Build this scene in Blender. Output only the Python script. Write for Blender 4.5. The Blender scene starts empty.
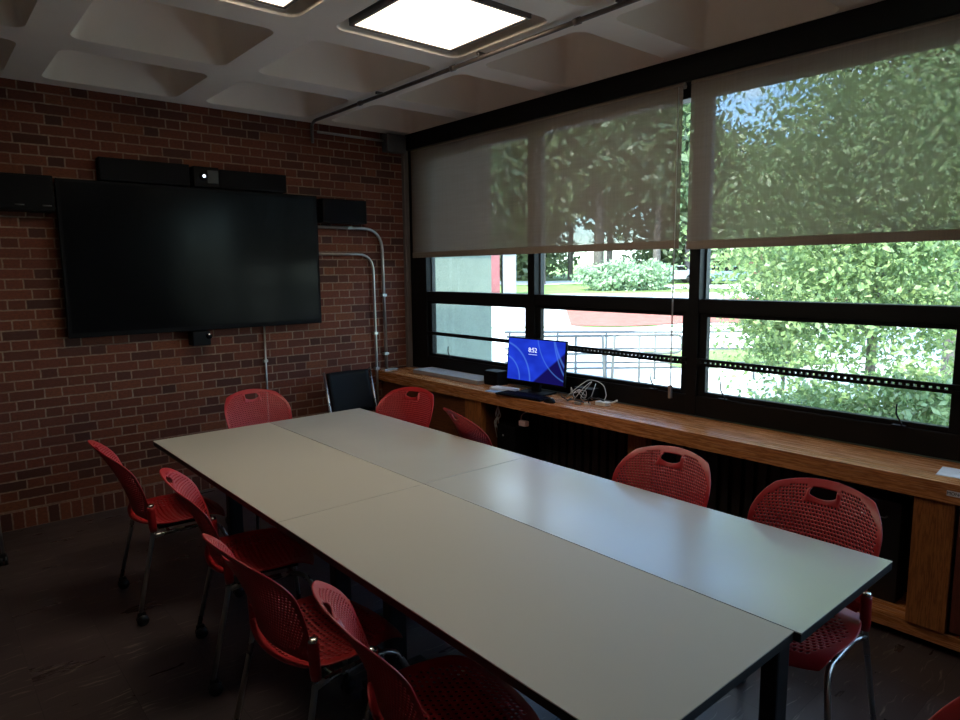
import bpy, bmesh, math, random
import numpy as np
from mathutils import Vector, Matrix
PI = math.pi
random.seed(7); rng = np.random.default_rng(7)
sc = bpy.context.scene
COL = sc.collection

# ------------------------------------------------------------------ materials
class E:
    """tiny expression wrapper round node sockets"""
    def __init__(s, nt, sock): s.nt = nt; s.s = sock
    def _m(s, op, *a):
        n = s.nt.nodes.new('ShaderNodeMath'); n.operation = op
        for i, v in enumerate((s,) + a):
            if isinstance(v, E): s.nt.links.new(v.s, n.inputs[i])
            else: n.inputs[i].default_value = v
        return E(s.nt, n.outputs[0])
    def __add__(s, o): return s._m('ADD', o)
    def __sub__(s, o): return s._m('SUBTRACT', o)
    def __mul__(s, o): return s._m('MULTIPLY', o)
    def __truediv__(s, o): return s._m('DIVIDE', o)
    def floor(s): return s._m('FLOOR')
    def fract(s): return s._m('FRACT')
    def mod(s, o): return s._m('FLOORED_MODULO', o)
    def gt(s, o): return s._m('GREATER_THAN', o)
    def min(s, o): return s._m('MINIMUM', o)
    def max(s, o): return s._m('MAXIMUM', o)
    def mix(s, a, b):  # s=0 -> a, 1 -> b
        n = s.nt.nodes.new('ShaderNodeMix'); n.data_type = 'FLOAT'
        s.nt.links.new(s.s, n.inputs[0])
        for i, v in ((2, a), (3, b)):
            if isinstance(v, E): s.nt.links.new(v.s, n.inputs[i])
            else: n.inputs[i].default_value = v
        return E(s.nt, n.outputs[0])
    def mapr(s, a, b, c, d):
        n = s.nt.nodes.new('ShaderNodeMapRange'); s.nt.links.new(s.s, n.inputs[0])
        for i, v in enumerate((a, b, c, d)): n.inputs[i+1].default_value = v
        return E(s.nt, n.outputs[0])

def new_mat(name):
    m = bpy.data.materials.new(name); m.use_nodes = True
    nt = m.node_tree; nt.nodes.clear()
    out = nt.nodes.new('ShaderNodeOutputMaterial')
    return m, nt, out
def bsdf(nt, out, **kw):
    b = nt.nodes.new('ShaderNodeBsdfPrincipled'); nt.links.new(b.outputs[0], out.inputs[0])
    for k, v in kw.items():
        s = b.inputs[k.replace('_', ' ')]
        if isinstance(v, E): nt.links.new(v.s, s)
        else: s.default_value = v
    return b
def xyz(nt, kind='Object'):
    if kind == 'World':
        g = nt.nodes.new('ShaderNodeNewGeometry'); v = g.outputs['Position']
    else:
        t = nt.nodes.new('ShaderNodeTexCoord'); v = t.outputs[kind]
    s = nt.nodes.new('ShaderNodeSeparateXYZ'); nt.links.new(v, s.inputs[0])
    return E(nt, s.outputs[0]), E(nt, s.outputs[1]), E(nt, s.outputs[2])
def comb(nt, x, y, z):
    n = nt.nodes.new('ShaderNodeCombineXYZ')
    for i, v in enumerate((x, y, z)):
        if isinstance(v, E): nt.links.new(v.s, n.inputs[i])
        else: n.inputs[i].default_value = v
    return n.outputs[0]
def noise(nt, vec, scale=5., detail=3., rough=.5):
    n = nt.nodes.new('ShaderNodeTexNoise'); nt.links.new(vec, n.inputs['Vector'])
    n.inputs['Scale'].default_value = scale; n.inputs['Detail'].default_value = detail
    n.inputs['Roughness'].default_value = rough
    return E(nt, n.outputs[0])
def white(nt, vec):
    n = nt.nodes.new('ShaderNodeTexWhiteNoise'); nt.links.new(vec, n.inputs['Vector'])
    return E(nt, n.outputs[0])
def ramp(nt, fac, stops):
    n = nt.nodes.new('ShaderNodeValToRGB'); nt.links.new(fac.s, n.inputs[0])
    e = n.color_ramp.elements
    while len(e) < len(stops): e.new(.5)
    for i, (p, c) in enumerate(stops): e[i].position = p; e[i].color = (*c, 1)
    return n.outputs[0]
def mixc(nt, fac, a, b, mode='MIX'):
    n = nt.nodes.new('ShaderNodeMix'); n.data_type = 'RGBA'; n.blend_type = mode
    if isinstance(fac, E): nt.links.new(fac.s, n.inputs[0])
    else: n.inputs[0].default_value = fac
    for i, v in ((6, a), (7, b)):
        if isinstance(v, tuple): n.inputs[i].default_value = (*v, 1)
        else: nt.links.new(v, n.inputs[i])
    return n.outputs[2]
def bump(nt, b, h, strength=.3, dist=.005):
    n = nt.nodes.new('ShaderNodeBump'); n.inputs['Strength'].default_value = strength
    n.inputs['Distance'].default_value = dist
    nt.links.new(h.s, n.inputs['Height']); nt.links.new(n.outputs[0], b.inputs['Normal'])

def simple(name, col, rough=.5, metal=0., var=.12, scale=12., spec=.5, bmp=0., coat=0.):
    m, nt, out = new_mat(name)
    x, y, z = xyz(nt); v = comb(nt, x, y, z)
    n = noise(nt, v, scale, 4)
    a = tuple(c*(1-var) for c in col); b = tuple(min(1, c*(1+var)) for c in col)
    c = ramp(nt, n, [(.3, a), (.7, b)])
    bs = bsdf(nt, out, Metallic=metal, Specular_IOR_Level=spec, Roughness=n.mapr(0, 1, max(0, rough-.06), min(1, rough+.06)))
    nt.links.new(c, bs.inputs['Base Color'])
    bs.inputs['Coat Weight'].default_value = coat
    if bmp: bump(nt, bs, noise(nt, v, scale*8, 3), bmp, .002)
    return m

def emis(name, col, s):
    m, nt, out = new_mat(name)
    e = nt.nodes.new('ShaderNodeEmission'); e.inputs[0].default_value = (*col, 1); e.inputs[1].default_value = s
    nt.links.new(e.outputs[0], out.inputs[0]); return m

def brick_mat():
    m, nt, out = new_mat('brick_wall')
    x, y, z = xyz(nt, 'World')
    wob = noise(nt, comb(nt, x, y, z), 22., 3)
    z2 = z + wob*.008 - .004; x2 = x + noise(nt, comb(nt, x, 5., z), 25., 3)*.008 + 10.0
    low = z2._m('LESS_THAN', .128)
    h = low.mix(.0677, .128)
    rowz = z2/h; row = low.mix(rowz.floor(), -3.)
    fz = rowz.fract()*h
    P = low.mix(.305, .069)
    par = row.mod(2.)
    jit = white(nt, comb(nt, row, 0., 3.))*.08
    xs = x2/P + par*.5 + jit
    fx = xs.fract()
    isH = fx.gt(.6667)*(low*-1. + 1.)
    lx = isH.mix(fx, fx - .6667)*P
    wd = low.mix(isH.mix(.2033, .1017), .069)
    d = lx.min(wd - lx).min(fz.min(h - fz))
    mort = d.mapr(.0035, .0062, 1., 0.)
    idn = white(nt, comb(nt, xs.floor()*2. + isH, row, 1.))
    base = ramp(nt, idn, [(0, (.070, .024, .018)), (.25, (.125, .034, .020)), (.5, (.165, .043, .022)), (.8, (.190, .048, .024)), (1., (.22, .066, .028))])
    fine = noise(nt, comb(nt, x*30., y, z*60.), 1.5, 5, .7)
    base = mixc(nt, fine.mapr(.3, .7, 0., .6), base, (.05, .018, .014))
    mc = ramp(nt, noise(nt, comb(nt, x, y, z), 40., 3), [(.3, (.20, .125, .088)), (.7, (.33, .215, .155))])
    fade = noise(nt, comb(nt, x, y, z), 3., 3).mapr(.35, .65, .55, 1.)
    col = mixc(nt, mort*fade, base, mc)
    b = bsdf(nt, out, Roughness=.82, Specular_IOR_Level=.3)
    nt.links.new(col, b.inputs['Base Color'])
    bump(nt, b, (mort*-1. + 1.) + fine*.35, .55, .006)
    return m

def floor_mat():
    m, nt, out = new_mat('vinyl_floor_tile')
    x, y, z = xyz(nt, 'World')
    T = .305
    tx = x/T; ty = (y + .08)/T
    tid = white(nt, comb(nt, tx.floor(), ty.floor(), 0.))
    ex = tx.fract()._m('PINGPONG', .5)*T; ey = ty.fract()._m('PINGPONG', .5)*T
    seam = ex.min(ey).mapr(.0005, .0018, 1., 0.)
    off = tid*37.
    sv = comb(nt, x*5. + off, y*60. + noise(nt, comb(nt, x*3., y*3., off), 1.2, 2)*6., off)
    st = noise(nt, sv, 1., 5, .62)
    streak = st.mapr(.60, .70, 0., 1.)
    cloud = noise(nt, comb(nt, x*2., y*9., off), 1.4, 4)
    base = ramp(nt, cloud*.7 + tid*.3, [(.2, (.040, .028, .029)), (.8, (.080, .059, .057))])
    c = mixc(nt, streak*.6, base, (.30, .25, .21))
    c = mixc(nt, seam*.7, c, (.008, .006, .006))
    b = bsdf(nt, out, Specular_IOR_Level=.45, Roughness=cloud.mapr(.3, .7, .26, .42))
    nt.links.new(c, b.inputs['Base Color'])
    bump(nt, b, seam*-1., .1, .001)
    return m

def wood_mat(name, axis, dark, light, rough=.38, sc_=1.):
    m, nt, out = new_mat(name)
    x, y, z = xyz(nt, 'World')
    q = [x*14.*sc_, y*14.*sc_, z*14.*sc_]; q[axis] = q[axis]*.09
    n1 = noise(nt, comb(nt, *q), 1.6, 5, .6)
    q2 = [x*90., y*90., z*90.]; q2[axis] = q2[axis]*.03
    n2 = noise(nt, comb(nt, *q2), 1.2, 3, .6)
    rings = (n1*9.).fract()._m('PINGPONG', .5)*2.
    v = rings*.4 + n2*.45 + n1*.25
    c = ramp(nt, v, [(.25, dark), (.75, light)])
    b = bsdf(nt, out, Roughness=n2.mapr(.2, .8, rough-.05, rough+.1), Specular_IOR_Level=.45)
    nt.links.new(c, b.inputs['Base Color'])
    bump(nt, b, n2, .15, .001)
    return m

def concrete_mat():
    m, nt, out = new_mat('painted_concrete')
    x, y, z = xyz(nt, 'World'); v = comb(nt, x, y, z)
    n = noise(nt, v, 1.6, 6, .6); f = noise(nt, v, 60., 4)
    c = ramp(nt, n, [(.3, (.82, .71, .61)), (.7, (.90, .79, .69))])
    b = bsdf(nt, out, Roughness=.75, Specular_IOR_Level=.25); nt.links.new(c, b.inputs['Base Color'])
    bump(nt, b, f, .15, .003)
    return m

def glass_mat(name='window_glass'):
    m, nt, out = new_mat(name)
    t = nt.nodes.new('ShaderNodeBsdfTransparent'); t.inputs[0].default_value = (.90, .96, .93, 1)
    g = nt.nodes.new('ShaderNodeBsdfGlossy'); g.inputs['Roughness'].default_value = .02
    d = nt.nodes.new('ShaderNodeBsdfDiffuse')
    x, y, z = xyz(nt, 'World')
    dust = noise(nt, comb(nt, x, y*3., z*3.), 1.5, 4)
    d.inputs[0].default_value = (.7, .78, .75, 1)
    lw = nt.nodes.new('ShaderNodeLayerWeight'); lw.inputs[0].default_value = .5
    fr = E(nt, lw.outputs['Facing'])._m('POWER', 4.)*.8 + .03
    mx = nt.nodes.new('ShaderNodeMixShader'); nt.links.new(fr.s, mx.inputs[0])
    nt.links.new(t.outputs[0], mx.inputs[1]); nt.links.new(g.outputs[0], mx.inputs[2])
    m2 = nt.nodes.new('ShaderNodeMixShader'); nt.links.new(dust.mapr(.3, .8, .02, .08).s, m2.inputs[0])
    nt.links.new(mx.outputs[0], m2.inputs[1]); nt.links.new(d.outputs[0], m2.inputs[2])
    nt.links.new(m2.outputs[0], out.inputs[0]); return m

def shade_mat(name, open_):
    m, nt, out = new_mat(name)
    x, y, z = xyz(nt, 'World')
    w = noise(nt, comb(nt, x, y*3., z*90.), 1., 3)
    w2 = noise(nt, comb(nt, x, y*140., z*3.), 1., 2)
    c = ramp(nt, (w + w2)*.5, [(.35, (.255, .20, .16)), (.65, (.30, .235, .19))])
    d = nt.nodes.new('ShaderNodeBsdfDiffuse'); tr = nt.nodes.new('ShaderNodeBsdfTranslucent')
    nt.links.new(c, d.inputs[0]); nt.links.new(c, tr.inputs[0])
    a = nt.nodes.new('ShaderNodeMixShader'); a.inputs[0].default_value = .14
    nt.links.new(d.outputs[0], a.inputs[1]); nt.links.new(tr.outputs[0], a.inputs[2])
    if open_ > 0:
        t = nt.nodes.new('ShaderNodeBsdfTransparent')
        mx = nt.nodes.new('ShaderNodeMixShader')
        mx.inputs[0].default_value = open_
        nt.links.new(a.outputs[0], mx.inputs[1]); nt.links.new(t.outputs[0], mx.inputs[2])
        nt.links.new(mx.outputs[0], out.inputs[0])
    else: nt.links.new(a.outputs[0], out.inputs[0])
    return m

def leaf_mat(name, c0, c1, scale=1.2, tl=.35):
    m, nt, out = new_mat(name)
    x, y, z = xyz(nt, 'World')
    n = noise(nt, comb(nt, x, y, z), scale, 3); n2 = noise(nt, comb(nt, x, y, z), scale*9, 2)
    c = ramp(nt, n*.5 + n2*.5, [(.32, c0), (.68, c1)])
    d = nt.nodes.new('ShaderNodeBsdfDiffuse'); t = nt.nodes.new('ShaderNodeBsdfTranslucent')
    g = nt.nodes.new('ShaderNodeBsdfGlossy'); g.inputs['Roughness'].default_value = .35
    nt.links.new(c, d.inputs[0]); nt.links.new(c, t.inputs[0])
    a = nt.nodes.new('ShaderNodeMixShader'); a.inputs[0].default_value = tl
    nt.links.new(d.outputs[0], a.inputs[1]); nt.links.new(t.outputs[0], a.inputs[2])
    b = nt.nodes.new('ShaderNodeMixShader'); b.inputs[0].default_value = .06
    nt.links.new(a.outputs[0], b.inputs[1]); nt.links.new(g.outputs[0], b.inputs[2])
    nt.links.new(b.outputs[0], out.inputs[0]); return m

def ground_mat(name, stops, scale=1., rough=.9):
    m, nt, out = new_mat(name)
    x, y, z = xyz(nt, 'World'); v = comb(nt, x, y, z)
    n = noise(nt, v, scale, 6, .6)
    b = bsdf(nt, out, Roughness=rough, Specular_IOR_Level=.2)
    nt.links.new(ramp(nt, n, stops), b.inputs['Base Color']); return m

M = {}
M['brick'] = brick_mat(); M['floor'] = floor_mat(); M['concrete'] = concrete_mat()
M['oak'] = wood_mat('oak_window_ledge', 1, (.26, .085, .026), (.58, .24, .085), .24)
M['oak_v'] = wood_mat('oak_post', 2, (.165, .052, .014), (.37, .135, .038), .40)
M['oak_dark'] = wood_mat('oak_cabinet_panel', 1, (.075, .022, .008), (.165, .052, .018), .45)
M['door_v'] = wood_mat('reddish_cabinet_door', 2, (.085, .020, .012), (.16, .040, .022), .45)
M['glass'] = glass_mat()
M['shade'] = shade_mat('mesh_shade_fabric', .37); M['hem'] = shade_mat('shade_hem_fabric', 0)
M['black_al'] = simple('black_anodised_aluminium', (.005, .005, .0055), .5, 0, .2, 6, .22)
M['grey_al'] = simple('grey_reveal_aluminium', (.055, .060, .060), .5, 0, .2, 6, .4)
M['red'] = simple('red_polypropylene', (.38, .012, .016), .38, 0, .06, 30, .5)
M['chrome'] = simple('satin_silver_tube', (.50, .49, .47), .28, 1., .05, 8)
M['cap'] = simple('bright_silver_cap', (.75, .74, .72), .2, 1., .05, 8)
M['caster'] = simple('black_caster_plastic', (.008, .008, .009), .4)
M['laminate'] = simple('warm_grey_laminate', (.47, .43, .355), .48, 0, .015, 3, .4)
M['laminate_cool'] = simple('smooth_pale_grey_laminate', (.47, .455, .41), .25, 0, .015, 3, .75)
M['blk'] = simple('black_plastic', (.004, .004, .005), .6, 0, .1, 12, .15)
M['edge'] = simple('black_edge_band', (.008, .008, .008), .5)
M['blkmetal'] = simple('black_powder_coated_steel', (.008, .008, .009), .5)
M['tvscreen'] = simple('glossy_black_screen', (.0035, .0035, .0045), .16, 0, .1, 2, .10)
M['tvbezel'] = simple('dark_bezel', (.004, .0035, .005), .65, 0, .1, 12, .12)
M['galv'] = simple('galvanised_conduit', (.50, .49, .46), .35, .85, .1, 20)
M['darkpipe'] = simple('painted_ceiling_conduit', (.15, .12, .11), .35, .6, .1, 20)
M['boxgrey'] = simple('grey_junction_box', (.11, .105, .10), .6)
M['trimgrey'] = simple('brown_grey_channel', (.16, .13, .12), .5)
M['lens'] = emis('lens_glint_light', (.75, .85, 1.), 2.0)
M['whitepl'] = simple('white_plastic', (.75, .75, .73), .4)
M['paper'] = simple('white_paper', (.72, .73, .75), .8)
M['bluepaper'] = simple('pale_blue_paper', (.35, .50, .72), .7)
M['ventgrey'] = simple('grey_vent_metal', (.42, .42, .44), .45, .2)
M['cable_w'] = simple('white_cable', (.50, .49, .46), .5); M['cable_b'] = simple('black_cable', (.010, .010, .012), .4)
M['plaster'] = simple('painted_wall_plaster', (.16, .13, .11), .85)
M['stucco'] = ground_mat('pale_green_stucco', [(.35, (.24, .285, .235)), (.65, (.30, .35, .29))], 45.)
M['redwall'] = ground_mat('red_painted_wall', [(.3, (.17, .06, .065)), (.7, (.20, .075, .08))], 2.)
M['whitewall'] = ground_mat('white_painted_wall', [(.3, (.17, .19, .23)), (.7, (.20, .22, .25))], 2.)
M['grass'] = ground_mat('mown_grass', [(.3, (.14, .24, .07)), (.7, (.26, .36, .12))], .6)
M['pave'] = ground_mat('pale_concrete_paving', [(.3, (.72, .71, .69)), (.7, (.82, .81, .79))], .8)
M['mulch'] = ground_mat('red_mulch', [(.3, (.26, .085, .065)), (.7, (.38, .15, .12))], 3.)
M['bark'] = ground_mat('tree_bark', [(.3, (.10, .08, .08)), (.7, (.20, .17, .16))], 6.)
M['leaf_near'] = leaf_mat('bright_green_leaves', (.09, .20, .065), (.42, .52, .22), 2.5)
M['leaf_far'] = leaf_mat('dark_green_leaves', (.08, .13, .07), (.20, .27, .13), .35)
M['leaf_far2'] = leaf_mat('olive_green_leaves', (.11, .16, .07), (.28, .32, .15), .35)
M['leaf_bush'] = leaf_mat('pale_rhododendron_leaves', (.20, .32, .19), (.46, .58, .38), 1.2)
M['rail'] = simple('grey_painted_railing', (.13, .135, .14), .5, .3)
M['carblue'] = simple('blue_grey_car_paint', (.16, .24, .33), .25, .3); M['carwhite'] = simple('white_car_paint', (.7, .7, .7), .25)
M['tyre'] = simple('tyre_rubber', (.01, .01, .01), .8)

# ------------------------------------------------------------------ mesh helpers
class MB:
    def __init__(s): s.v = []; s.f = []; s.mi = []; s.sm = []
    def add(s, vs, fs, mi=0, smooth=False):
        o = len(s.v); s.v += [tuple(p) for p in vs]
        for f in fs: s.f.append([o+i for i in f]); s.mi.append(mi); s.sm.append(smooth)
        return s
    def box(s, x0, x1, y0, y1, z0, z1, b=0., mi=0, mat=None):
        """box with chamfered edges (b)"""
        bm = bmesh.new(); bmesh.ops.create_cube(bm, size=1)
        for v in bm.verts:
            v.co = Vector(((x0+x1)/2 + v.co.x*(x1-x0), (y0+y1)/2 + v.co.y*(y1-y0), (z0+z1)/2 + v.co.z*(z1-z0)))
        if b > 0: bmesh.ops.bevel(bm, geom=bm.edges[:], offset=b, segments=2, profile=.6, affect='EDGES')
        if mat is not None: bmesh.ops.transform(bm, matrix=mat, verts=bm.verts)
        bm.verts.index_update()
        s.add([v.co[:] for v in bm.verts], [[v.index for v in f.verts] for f in bm.faces], mi)
        bm.free(); return s
    def tube(s, pts, r, seg=10, fillet=0., mi=0, cap=True, fn=5):
        P = [Vector(p) for p in pts]
        if fillet > 0 and len(P) > 2:
            Q = [P[0]]
            for a, b, c in zip(P, P[1:], P[2:]):
                d1 = (a-b); d2 = (c-b); k = min(fillet, d1.length*.48, d2.length*.48)
                s0 = b + d1.normalized()*k; s1 = b + d2.normalized()*k
                for i in range(fn+1):
                    t = i/fn; Q.append((1-t)**2*s0 + 2*t*(1-t)*b + t*t*s1)
            Q.append(P[-1]); P = Q
        n = len(P); R = r if isinstance(r, (list, tuple)) else [r]*n
        T = [(P[min(i+1, n-1)] - P[max(i-1, 0)]).normalized() for i in range(n)]
        up = Vector((0, 0, 1)) if abs(T[0].z) < .9 else Vector((1, 0, 0))
        N = (up - T[0]*up.dot(T[0])).normalized(); vs = []
        for i in range(n):
            N = (N - T[i]*N.dot(T[i])).normalized(); B = T[i].cross(N)
            for k in range(seg):
                a = 2*PI*k/seg; vs.append(P[i] + (N*math.cos(a) + B*math.sin(a))*R[i])
        fs = [[i*seg+k, i*seg+(k+1) % seg, (i+1)*seg+(k+1) % seg, (i+1)*seg+k] for i in range(n-1) for k in range(seg)]
        if cap: fs += [list(range(seg))[::-1], [(n-1)*seg+k for k in range(seg)]]
        return s.add(vs, fs, mi, True)
    def build(s, name, mat, parent=None, loc=(0, 0, 0), rot=(0, 0, 0)):
        me = bpy.data.meshes.new(name); me.from_pydata(s.v, [], s.f)
        for m in (mat if isinstance(mat, list) else [mat]): me.materials.append(m)
        me.polygons.foreach_set('material_index', s.mi); me.polygons.foreach_set('use_smooth', s.sm)
        me.update()
        bm = bmesh.new(); bm.from_mesh(me); bmesh.ops.recalc_face_normals(bm, faces=bm.faces); bm.to_mesh(me); bm.free()
        o = bpy.data.objects.new(name, me); COL.objects.link(o)
        o.location = loc; o.rotation_euler = rot
        if parent: o.parent = parent
        return o
def box(name, mat, x0, x1, y0, y1, z0, z1, b=0., parent=None):
    return MB().box(x0, x1, y0, y1, z0, z1, b).build(name, mat, parent)
def tag(o, label=None, cat=None, group=None, kind=None):
    for k, v in (('label', label), ('category', cat), ('group', group), ('kind', kind)):
        if v: o[k] = v
    return o
def empty(name, loc=(0, 0, 0), rz=0.):
    o = bpy.data.objects.new(name, None); COL.objects.link(o)
    o.location = loc; o.rotation_euler = (0, 0, rz); o.empty_display_size = .1; return o
def copy_tree(o, parent=None):
    c = o.copy(); COL.objects.link(c)
    if parent: c.parent = parent
    for ch in [q for q in COL.objects if q.parent == o]: copy_tree(ch, c)
    return c
def S(o): o['kind'] = 'structure'; return o
def text(name, body, size, mat, loc, rot, parent=None, ext=.0006):
    cu = bpy.data.curves.new(name, 'FONT'); cu.body = body; cu.size = size; cu.extrude = ext
    cu.align_x = 'CENTER'; cu.align_y = 'CENTER'
    o = bpy.data.objects.new(name, cu); COL.objects.link(o)
    dg = bpy.context.evaluated_depsgraph_get(); me = bpy.data.meshes.new_from_object(o.evaluated_get(dg))
    bpy.data.objects.remove(o); me.materials.clear(); me.materials.append(mat)
    o = bpy.data.objects.new(name, me); COL.objects.link(o); o.location = loc; o.rotation_euler = rot
    if parent: o.parent = parent
    return o
def baked(o, mods):
    """apply modifiers without operators"""
    for t, kw in mods:
        m = o.modifiers.new(t, t)
        for k, v in kw.items(): setattr(m, k, v)
    dg = bpy.context.evaluated_depsgraph_get(); dg.update()
    me = bpy.data.meshes.new_from_object(o.evaluated_get(dg)); o.modifiers.clear(); o.data = me
    return o

# ------------------------------------------------------------------ room shell
XB, XW = .66, .72            # header face, inner face of window wall
CZ = 2.97
XL, YB = -5.5, -7.9
f = S(box('floor', M['floor'], XL, 1.0, YB, .1, -.1, 0))
S(box('wall_far', M['brick'], XL, .645, 0, .2, 0, 3.4))
S(box('wall_left', M['plaster'], XL-.2, XL, YB, .2, 0, 3.4))
S(box('wall_back', M['plaster'], XL-.2, 1.0, YB-.2, YB, 0, 3.4))
# window wall : apron under the windows, black header above
S(MB().box(XW, .95, YB, .2, 0, .79).build('wall_right', M['blkmetal']))
S(box('trim_1', M['black_al'], XB, .97, YB, .2, 2.83, 3.4, .003))
S(MB().box(.645, .70, -.035, .2, .0, 2.97, .003).box(.663, .688, -.047, -.036, .8, 2.83, .002).build('trim_2', M['trimgrey']))
# waffle ceiling
def ceiling():
    mb = MB()
    xs = [(-.785 + 1.02*k - .51, -.785 + 1.02*k + .51) for k in range(-5, 2)]
    ys = [(-1.0, 0.0)] + [(-1.0 - k - 1, -1.0 - k) for k in range(0, 7)]
    def loop(cx, cy, hx, hy, r, z, n=5):
        out = []
        for q, (sx, sy) in enumerate(((1, 1), (-1, 1), (-1, -1), (1, -1))):
            for i in range(n+1):
                a = PI/2*q + PI/2*i/n
                out.append((cx + sx*(hx-r) + r*math.cos(a), cy + sy*(hy-r) + r*math.sin(a), z))
        return out
    n = 5; N = 4*(n+1)
    for (x0, x1) in xs:
        for (y0, y1) in ys:
            cx = (x0+x1)/2; cy = (y0+y1)/2 + (-.015 if y1 == 0 else 0)
            hx = .412; hy = .365 if y1 == 0 else .397
            L = [loop(cx, cy, hx, hy, .075, CZ), loop(cx, cy, hx-.006, hy-.006, .07, CZ+.02),
                 loop(cx, cy, hx-.055, hy-.055, .09, CZ+.27), loop(cx, cy, hx-.085, hy-.085, .08, CZ+.30)]
            vs = sum(L, []); fs = []
            for k in range(3):
                for i in range(N): fs.append([k*N+i, k*N+(i+1) % N, (k+1)*N+(i+1) % N, (k+1)*N+i])
            fs.append([3*N+i for i in range(N)])
            mb.add(vs, fs, 0, True)
            # rib ring
            cs = [(x1, y1, CZ), (x0, y1, CZ), (x0, y0, CZ), (x1, y0, CZ)]
            vs = L[0] + cs; fs = []
            for q in range(4):
                for i in range(n): fs.append([q*(n+1)+i, q*(n+1)+i+1, N+q])
                a = q*(n+1)+n; b = ((q+1) % 4)*(n+1); fs.append([a, b, N+(q+1) % 4, N+q])
            mb.add(vs, fs, 0)
    mb.box(XL-.2, 1.0, YB-.2, .2, 3.34, 3.5)
    return S(mb.build('ceiling', M['concrete']))
ceiling()

# ------------------------------------------------------------------ windows
def window(n, ya, yb, perforated=True, hooks=()):
    """ya > yb ; opening between two mullions, all members in the plane of the window wall"""
    mb = MB(); X0, X1 = .70, .81
    mb.box(X0, X1, yb-.036, yb+.036, .80, 2.84, .004)             # mullion at the near side
    if n == 1: mb.box(X0, X1, ya-.03, .2, .80, 2.84, .004)
    ya2 = ya-.03 if n == 1 else ya-.036
    mb.box(X0+.005, X1, yb+.036, ya2, 1.445, 1.53, .004)         # transom
    mb.box(X0+.005, X1, yb+.036, ya2, .80, .925, .004)           # sill member
    mb.box(X0+.005, X1, yb+.036, ya2, 2.735, 2.84, .004)         # head
    w = S(mb.build('window_%d' % n, M['black_al']))
    s = MB()                                                    # sash ring, lower light
    a, b = yb+.036, ya2
    for (p, q, r_, t) in ((a, a+.05, .925, 1.445), (b-.05, b, .925, 1.445)):
        s.box(X0+.02, X0+.06, p, q, r_, t, .003)
    s.box(X0+.02, X0+.06, a+.05, b-.05, 1.42, 1.445, .003); s.box(X0+.02, X0+.06, a+.05, b-.05, .925, .952, .003)
    s.build('sash', M['black_al'], w)
    r = MB()                                                    # grey-green reveal strips at the deep upper light
    for p, q in ((a, a+.012), (b-.012, b)): r.box(X0+.06, X1-.01, p, q, 1.53, 2.735)
    r.build('reveal', M['grey_al'], w)
    box('glass_pane', M['glass'], .785, .789, a+.012, b-.012, 1.53, 2.735, 0, w)
    box('glass_pane', M['glass'], .748, .752, a+.05, b-.05, .952, 1.42, 0, w)
    g = MB(); L = b-a
    if perforated:
        g.box(X0-.012, X0+.012, a, b, 1.120, 1.136); g.box(X0-.012, X0+.012, a, b, 1.148, 1.164)
        k = int(L/.032)
        for i in range(k): y = a + L*(i+.5)/k; g.box(X0-.008, X0+.008, y-.009, y+.009, 1.135, 1.149)
    else: g.box(X0-.012, X0+.012, a, b, 1.130, 1.160, .002)
    g.build('guard_bar', M['black_al'], w)
    for hy in hooks:
        h = MB().box(X0-.012, X0+.02, hy-.03, hy+.03, .925, .934, .002)
        h.tube([(X0, hy-.015, .93), (X0-.012, hy-.01, .955), (X0-.012, hy+.012, .99), (X0-.008, hy+.012, 1.04)], .0045, 6, .02)
        h.build('latch_handle', M['black_al'], w)
    return w
window(1, -.25, -1.658, False, (-.62, -1.47))
window(2, -1.658, -3.080, True, (-2.80,))
window(3, -3.080, -4.540, True, (-3.30, -4.25))
window(4, -4.540, -5.95, True, (-5.2,))
window(5, -5.95, -7.4, True)
S(box('trim_3', M['black_al'], .70, .81, YB, -7.40, .80, 2.84, .003))

# ------------------------------------------------------------------ roller shades
def shade(lab, y0, y1, zb, cord_y, cy2):
    e = empty('roller_shade', (.635, (y0+y1)/2, zb)); tag(e, lab, 'window shade', 'roller shades over the windows')
    ox = lambda p: (p[0]-.635, p[1]-(y0+y1)/2, p[2]-zb)
    hw = (y1-y0)/2
    MB().box(-.0006, .0006, -hw, hw, .048, 2.815-zb).build('fabric', M['shade'], e)
    MB().box(-.006, .006, -hw, hw, 0, .05, .003).build('hem_bar', M['hem'], e)
    MB().tube([(.018, -hw, 2.80-zb), (.018, hw, 2.80-zb)], .02, 12).build('roller', M['hem'], e)
    b = MB()
    for dx in (-.008, .012):
        b.tube([(dx*1.2, cy2+dx, 2.79-zb), (dx, cy2+dx, .98-zb)], .0022, 6)
    b.build('bead_chain', M['cable_w'], e, (0, -(y0+y1)/2, 0))
    MB().box(-.012, .012, cy2-.010, cy2+.010, .90-zb, .985-zb, .005).build('chain_tensioner', M['galv'], e, (0, -(y0+y1)/2, 0))
    return e
shade('grey-brown mesh shade covering the two farthest windows above the computer monitor', -3.008, -.17, 1.84, 0, -2.975)
shade('grey-brown mesh shade over the nearest windows, with the big green tree showing through', -4.60, -3.062, 1.832, 0, -4.56)

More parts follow.
